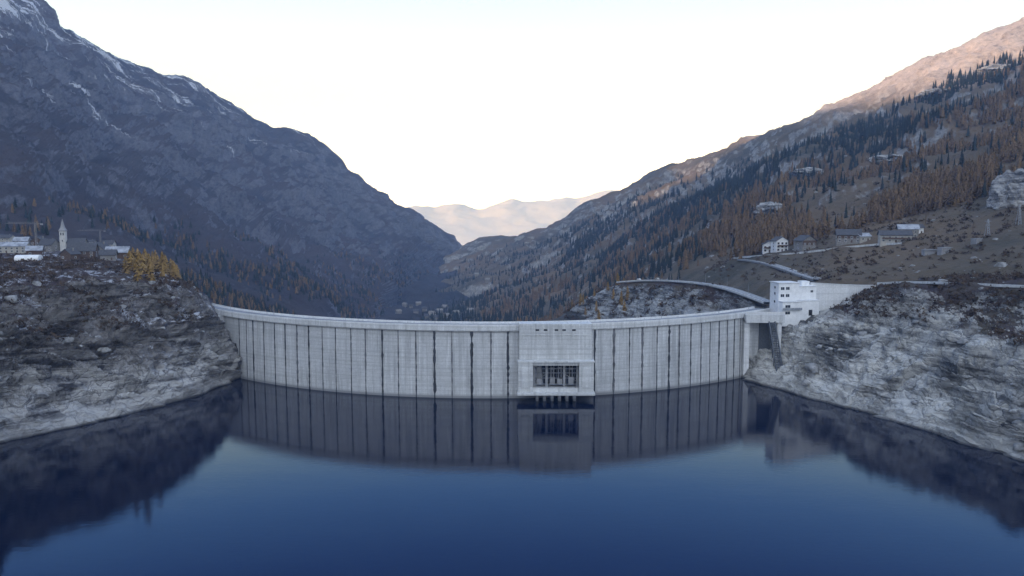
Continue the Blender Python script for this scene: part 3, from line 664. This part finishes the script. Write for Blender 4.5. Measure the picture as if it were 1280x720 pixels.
# ------------------------------------------------------------------ trees
def conif(layers,per,seed,droop=.07,gap=0.,cone=.0,pw=.85):
    r=np.random.RandomState(seed); vs=[]; fs=[]
    for i in range(layers):
        t0=i/layers; z=.08+.90*t0; R=(1-t0)**pw*(.92+.16*r.rand())+.02
        for k in range(per):
            if r.rand()<gap: continue
            a=2*math.pi*(k+r.rand()*.8)/per; d=2*math.pi/per*(.38+.2*r.rand()); rr=R*r.uniform(.65,1.12); zz=z-droop*r.uniform(.2,1.3)
            o=len(vs); vs+=[(0,0,min(1,z+1.25/layers)),(rr*math.cos(a-d)*.8,rr*math.sin(a-d)*.8,zz),(rr*math.cos(a),rr*math.sin(a),zz-.02),(rr*math.cos(a+d)*.8,rr*math.sin(a+d)*.8,zz+.015)]
            fs+=[(o,o+1,o+2),(o,o+2,o+3)]
    return np.array(vs),fs
def stuff(name,tmpl,pos,hh,ww,mat,label,cat,sink=0.):
    vs,fs=tmpl; n=len(pos); nv=len(vs); rot=RS.rand(n)*6.28; c,s=np.cos(rot),np.sin(rot)
    X=(vs[None,:,0]*c[:,None]-vs[None,:,1]*s[:,None])*ww[:,None]+pos[:,0:1]
    Y=(vs[None,:,0]*s[:,None]+vs[None,:,1]*c[:,None])*ww[:,None]+pos[:,1:2]
    Z=vs[None,:,2]*hh[:,None]+pos[:,2:3]-sink
    V=np.stack([X,Y,Z],-1).reshape(-1,3); f=np.array(fs); Fq=(f[None]+(np.arange(n)*nv)[:,None,None]).reshape(-1,3)
    me=bpy.data.meshes.new(name); me.vertices.add(len(V)); me.vertices.foreach_set('co',V.reshape(-1).astype(np.float32))
    me.loops.add(Fq.size); me.loops.foreach_set('vertex_index',Fq.reshape(-1).astype(np.int32)); me.polygons.add(len(Fq))
    me.polygons.foreach_set('loop_start',(np.arange(len(Fq))*3).astype(np.int32)); me.polygons.foreach_set('loop_total',np.full(len(Fq),3,np.int32)); me.update(calc_edges=True)
    at=me.attributes.new('tint','FLOAT','POINT'); at.data.foreach_set('value',np.repeat(RS.rand(n),nv).astype(np.float32))
    me.materials.append(mat); o=bpy.data.objects.new(name,me); C.objects.link(o); return tag(o,label,cat,kind='stuff')
def sample(V,n,wfun,seed=0):
    r=np.random.RandomState(seed); A=V[:-1,:-1]; du=V[:-1,1:]-A; dv=V[1:,:-1]-A
    area=np.linalg.norm(np.cross(du,dv),axis=-1); px,py=proj(A); w=area*wfun(A,px,py); w=np.maximum(w,0).reshape(-1); w/=w.sum()
    i=r.choice(len(w),n,p=w); a=r.rand(n)[:,None]; b=r.rand(n)[:,None]
    return A.reshape(-1,3)[i]+du.reshape(-1,3)[i]*a+dv.reshape(-1,3)[i]*b
rrx=[p[0] for p in RR]; rry=[p[1] for p in RR]
def clump(A,sc,o=0.,k=2.6,b=.5): return np.clip(fbm(A,sc,4,False,.6,o)*k+b,0,1.4)
low=lambda px:np.interp(px,[480,700,780,860,900,950,1050,1100,1180,1280,1560],[420,410,385,345,325,310,285,272,255,238,200])
def wS(A,px,py):
    d=py-np.interp(px,rrx,rry); v=(px>485)&(px<1330)&(py>5)
    w=np.exp(-((d-54)/24)**2)*2.6*(px>700)+1.0*(px<880)*(d>16)*np.interp(px,[500,860],[1.,.7])+.25
    return w*v*(py<low(px))*(d>np.interp(px,[700,900,1280],[10,24,34]))*clump(A,190,3.,2.2,.75)/A[...,1]
def wL(A,px,py):
    d=py-np.interp(px,rrx,rry); v=(px>600)&(px<1330)
    w=np.clip((d-45)/50,0,1)*np.interp(px,[600,800,950,1280],[.2,1.,1.2,.8])
    return w*v*(py<low(px)+6)*clump(A,110,8.,3.6,.25)/A[...,1]**1.1
GR=G['right_mountain']
sS=sample(GR,14500,wS,1); sL=sample(GR,7000,wL,2)
def far(A,px,py): return (px>-20)&(px<560)&(py>215)&(py<400)
GLm=G['left_mountain']
def wLS(A,px,py):
    return far(A,px,py)*np.clip((py-np.interp(px,[0,200,400,560],[245,268,300,325]))/45,0,1)*clump(A,220,1.,3.2,.2)/A[...,1]
s2=sample(GLm,3000,wLS,3); s3=sample(GLm,1700,wLS,4)
def wLt(A,px,py):
    return ((px>150)&(px<240)&(py>326)&(py<354)&(A[...,1]<640))*np.interp(px,[150,175,240],[.2,1,1])
s4=sample(G['left_bank'],110,wLt,5)
def wK(A,px,py): return (px>690)&(px<900)&(py>356)&(py<400)
s5=sample(G['rock_knoll'],40,lambda A,px,py:((px>700)&(px<800)&(py>352)&(py<404))*1.0,6)
hS=RS.uniform(8,20,len(sS)); hL=RS.uniform(6,18,len(sL)); h4=RS.uniform(8,15,len(s4))
def visible(p,h):
    tp=Vector((p[0],p[1],p[2]+h*.8)); d=tp-CAM; L=d.length; d.normalize()
    for b in BV:
        r_=b.ray_cast(CAM,d,L-6)
        if r_[0] is not None: return False
    px,py=proj(np.array(tp)); 
    if 285<px<960 and py>np.interp(px,[285,640,960],[388,405,385]): return False
    return -5<px<1285 and 0<py<720
def pick(pos,hh,n):
    size=hh/pos[:,1]; order=np.argsort(-size); sel=[]
    for i in order[:1800]:
        if visible(pos[i],hh[i]): sel.append(i)
        if len(sel)>=n: break
    m=np.ones(len(pos),bool); m[sel]=False; return sel,m
def to_mesh(name,tm,mat):
    me=bpy.data.meshes.new(name); me.from_pydata([tuple(v) for v in tm[0]],[],tm[1]); me.materials.append(mat); return me
tk=MB().bar((0,0,-.08),(0,0,.97),.022,6,.004); tkm=tk.build('trunk',M['trunk']); tkmesh=tkm.data; bpy.data.objects.remove(tkm)
crL=[to_mesh('crown',conif(17,8,s,.05,.25,pw=.55),M['larch']) for s in(1,2,3)]; crS=[to_mesh('crown',conif(19,9,s,.08,.05),M['spruce']) for s in(4,5,6)]
crG=[to_mesh('crown',conif(15,8,s,.05,.28,pw=.5),M['gold']) for s in(7,8,9)]
def plant(name,cat,label,group,crown,p,h,wr):
    o=thing(name,label,cat,p,random.random()*6.28,group); 
    for nm,me in(('trunk',tkmesh),('crown',crown)):
        c=bpy.data.objects.new(nm,me); C.objects.link(c); c.parent=o; c.scale=(h*wr,h*wr,h) if nm=='crown' else (h,h,h)
    return o
selL,mL=pick(sL,hL,220); selS,mS=pick(sS,hS,290)
for i in selL: plant('larch_tree','larch','orange brown larch tree on the right hillside above the chalets and road','larches on the right hillside',crL[i%3],sL[i],hL[i],random.uniform(.18,.27))
for i in selS: plant('spruce_tree','spruce','dark green spruce tree on the right hillside forest','spruces on the right hillside',crS[i%3],sS[i],hS[i],random.uniform(.14,.2))
sel4=[i for i in range(len(s4)) if visible(s4[i],h4[i])][:44]
for i in sel4: plant('larch_tree','larch','yellow brown larch at the rim of the left village plateau','larches on the left plateau',crG[i%3],s4[i],h4[i],random.uniform(.24,.32))
for i in range(24): plant('larch_tree','larch','golden larch growing on the left end of the rocky knoll','larches on the rocky knoll',crG[i%3],s5[i],random.uniform(6,13),random.uniform(.2,.27))
T1=conif(6,5,21,.06,.1,pw=.55); T2=conif(5,5,22,.1,0)
def split(nm,pos,hh,mat,label,cat,wr):
    ww=hh*RS.uniform(wr*.75,wr*1.3,len(hh)); stuff(nm,T1 if 'larch' in nm else T2,pos,hh,ww,mat,label,cat)
split('larch_forest',sL[mL],hL[mL],M['larch_a'],'orange brown larch forest spreading over the right hillside','forest',.27)
split('spruce_forest',sS[mS],hS[mS],M['spruce_a'],'dark spruce forest below the sunlit ridge on the right','forest',.21)
split('distant_spruce_forest',s2,RS.uniform(7,15,len(s2)),M['spruce_a'],'dark conifer forest on lower slope of the left mountain','forest',.28)
split('distant_larch_forest',s3,RS.uniform(7,14,len(s3)),M['larch_a'],'brown larch woods on lower slope of the left mountain','forest',.28)
def blob(seed,n=26):
    r=np.random.RandomState(seed); vs=[]; fs=[]
    for k in range(n):
        c=r.normal(size=3); c/=np.linalg.norm(c); c*=r.uniform(.5,1); c[2]=abs(c[2])*.8; o=len(vs)
        for j in range(3): vs.append(tuple(c+r.normal(size=3)*.25))
        fs.append((o,o+1,o+2))
    return np.array(vs),fs
sc=[]
sc.append(sample(G['left_bank'],2000,lambda A,px,py:((px>-40)&(px<245)&(A[...,2]>36)&(py>318))*clump(A,25,6.),7))
sc.append(sample(G['right_bank'],1500,lambda A,px,py:((px>960)&(px<1320)&(A[...,2]>40))*clump(A,25,7.),8))
sc.append(sample(G['rock_knoll'],600,lambda A,px,py:wK(A,px,py)*clump(A,25,7.),9))
sc.append(sample(GR,2600,lambda A,px,py:((px>880)&(px<1320)&(py>225)&(py<352))*clump(A,30,2.)/A[...,1],10))
sc=np.concatenate(sc+[s5[24:]]); hh=RS.uniform(.6,2.6,len(sc)); stuff('scrub',blob(3),sc,hh,hh*1.1,M['scrub'],'low brown scrub bushes scattered over banks and slopes','scrub')
def rockt(seed):
    import bmesh
    bm=bmesh.new(); bmesh.ops.create_icosphere(bm,subdivisions=2,radius=1); r=np.random.RandomState(seed)
    v=np.array([tuple(x.co) for x in bm.verts]); fs=[tuple(q.index for q in f.verts) for f in bm.faces]; bm.free()
    v=v*(1+fbm(v,1.1,3,False,.5,seed)[:,None]*.8); v[:,2]*=.7; return v,fs
bo=[sample(G['right_bank'],220,lambda A,px,py:((px>930)&(px<1320)&(A[...,2]>3))*clump(A,30,1.),12),sample(G['left_bank'],100,lambda A,px,py:((px>-40)&(px<300)&(A[...,2]>3)&(py>345))*clump(A,30,1.),13),sample(GR,500,lambda A,px,py:((px>880)&(px<1320)&(py>150)&(py<350))*clump(A,60,2.)/A[...,1],14)]
bo=np.concatenate(bo); hh=.4+RS.gamma(1.5,.5,len(bo)); stuff('boulders',rockt(3),bo,hh,hh*1.25,M['boulder'],'grey boulders strewn over the rocky banks and slope','boulders',.3)
def crag(px,py,w,h,label,seed):
    p=hit(px,py); import bmesh
    bm=bmesh.new(); bmesh.ops.create_icosphere(bm,subdivisions=5,radius=1); v=np.array([tuple(x.co) for x in bm.verts]); fs=[tuple(q.index for q in f.verts) for f in bm.faces]; bm.free()
    v=v*(1+.6*fbm(v,.8,6,True,.6,seed)[:,None]); v=v*np.array([w/2,w/2,h/2])
    m=MB(); m.v=[tuple(x) for x in v]; m.f=fs; o=m.build('rock_crag',M['crag']); o.location=p+Vector((0,0,-h*.04)); tag(o,label,'rock')
crag(1268,250,34,46,'tall grey rock crag rising at the right edge above the slope',1.)
crag(965,262,40,18,'pale rock outcrop among larches above the chalets',2.); crag(1110,200,50,16,'flat grey outcrop high among the larches',3.); crag(1250,90,76,26,'pale rock outcrop near the top right ridge',4.)
crag(1010,215,44,14,'rounded grey outcrop in the middle of the forested slope',5.); crag(1170,118,60,20,'pale outcrop just under the sunlit ridge',6.)
# ------------------------------------------------------------------ light
EL=math.radians(13.9)
toS=Vector((-.97,-.22,0)).normalized()*math.cos(EL)+Vector((0,0,math.sin(EL)))
sl=bpy.data.lights.new('sun','SUN'); sl.energy=5.; sl.angle=math.radians(.5); sl.color=(1,.84,.74)
so=bpy.data.objects.new('sun',sl); C.objects.link(so); so.rotation_euler=(-toS).to_track_quat('-Z','Y').to_euler()
W=bpy.data.worlds.new('World'); S.world=W; W.use_nodes=True; nt=W.node_tree; bg=nt.nodes['Background']
sky=nt.nodes.new('ShaderNodeTexSky'); sky.sky_type='NISHITA'; sky.sun_disc=False; sky.sun_elevation=EL; sky.sun_rotation=math.atan2(toS.x,toS.y)
tc=nt.nodes.new('ShaderNodeTexCoord'); sp_=nt.nodes.new('ShaderNodeSeparateXYZ'); nt.links.new(tc.outputs['Generated'],sp_.inputs[0])
rp=nt.nodes.new('ShaderNodeValToRGB'); nt.links.new(sp_.outputs[2],rp.inputs[0]); e=rp.color_ramp.elements
K=3.8 # radiance of ramp value 1
stops=[(0.,(3.3,3.45,3.7)),(.07,(2.5,2.7,2.9)),(.16,(1.40,1.66,1.85)),(.255,(.98,1.40,1.68)),(.29,(.50,1.02,1.95)),(.33,(.18,.62,2.0)),(.42,(.04,.24,1.25)),(.50,(.14,.36,1.0)),(.64,(.46,.68,1.22)),(1.,(.60,.82,1.35))]  # stops above the frame raised as extra fill
while len(e)<len(stops): e.new(.5)
for i,(p_,c_) in enumerate(stops): e[i].position=p_; e[i].color=(*[x/K for x in c_],1)
def wm(op,a,b):
    q=nt.nodes.new('ShaderNodeMix'); q.data_type='RGBA'; q.blend_type=op; q.inputs[0].default_value=1
    for s_,v_ in((6,a),(7,b)):
        if isinstance(v_,tuple): q.inputs[s_].default_value=(*v_,1)
        else: nt.links.new(v_,q.inputs[s_])
    return q
# sky behind the viewer brightened as added fill on camera-facing surfaces
mr=nt.nodes.new('ShaderNodeMapRange'); mr.interpolation_type='SMOOTHSTEP'; nt.links.new(sp_.outputs[1],mr.inputs[0]); mr.inputs[1].default_value=.05; mr.inputs[2].default_value=-.6; mr.inputs[3].default_value=0; mr.inputs[4].default_value=1
back_fill=wm('MIX',rp.outputs[0],tuple(x/K for x in (1.30,1.54,1.98))); nt.links.new(mr.outputs[0],back_fill.inputs[0])
m1=wm('MULTIPLY',back_fill.outputs[2],(K*10,)*3)
m2=wm('MIX',m1.outputs[2],sky.outputs[0]); m2.inputs[0].default_value=.03
nt.links.new(m2.outputs[2],bg.inputs[0]); bg.inputs[1].default_value=.1
# ------------------------------------------------------------------ camera
cd=bpy.data.cameras.new('camera'); cd.sensor_width=36; cd.lens=36*F/1280; cd.clip_start=1; cd.clip_end=60000
co=bpy.data.objects.new('camera',cd); C.objects.link(co); co.location=CAM; co.rotation_euler=(math.pi/2-TH,0,0); S.camera=co
S.view_settings.view_transform='Standard'; S.view_settings.look='None'; S.view_settings.exposure=0
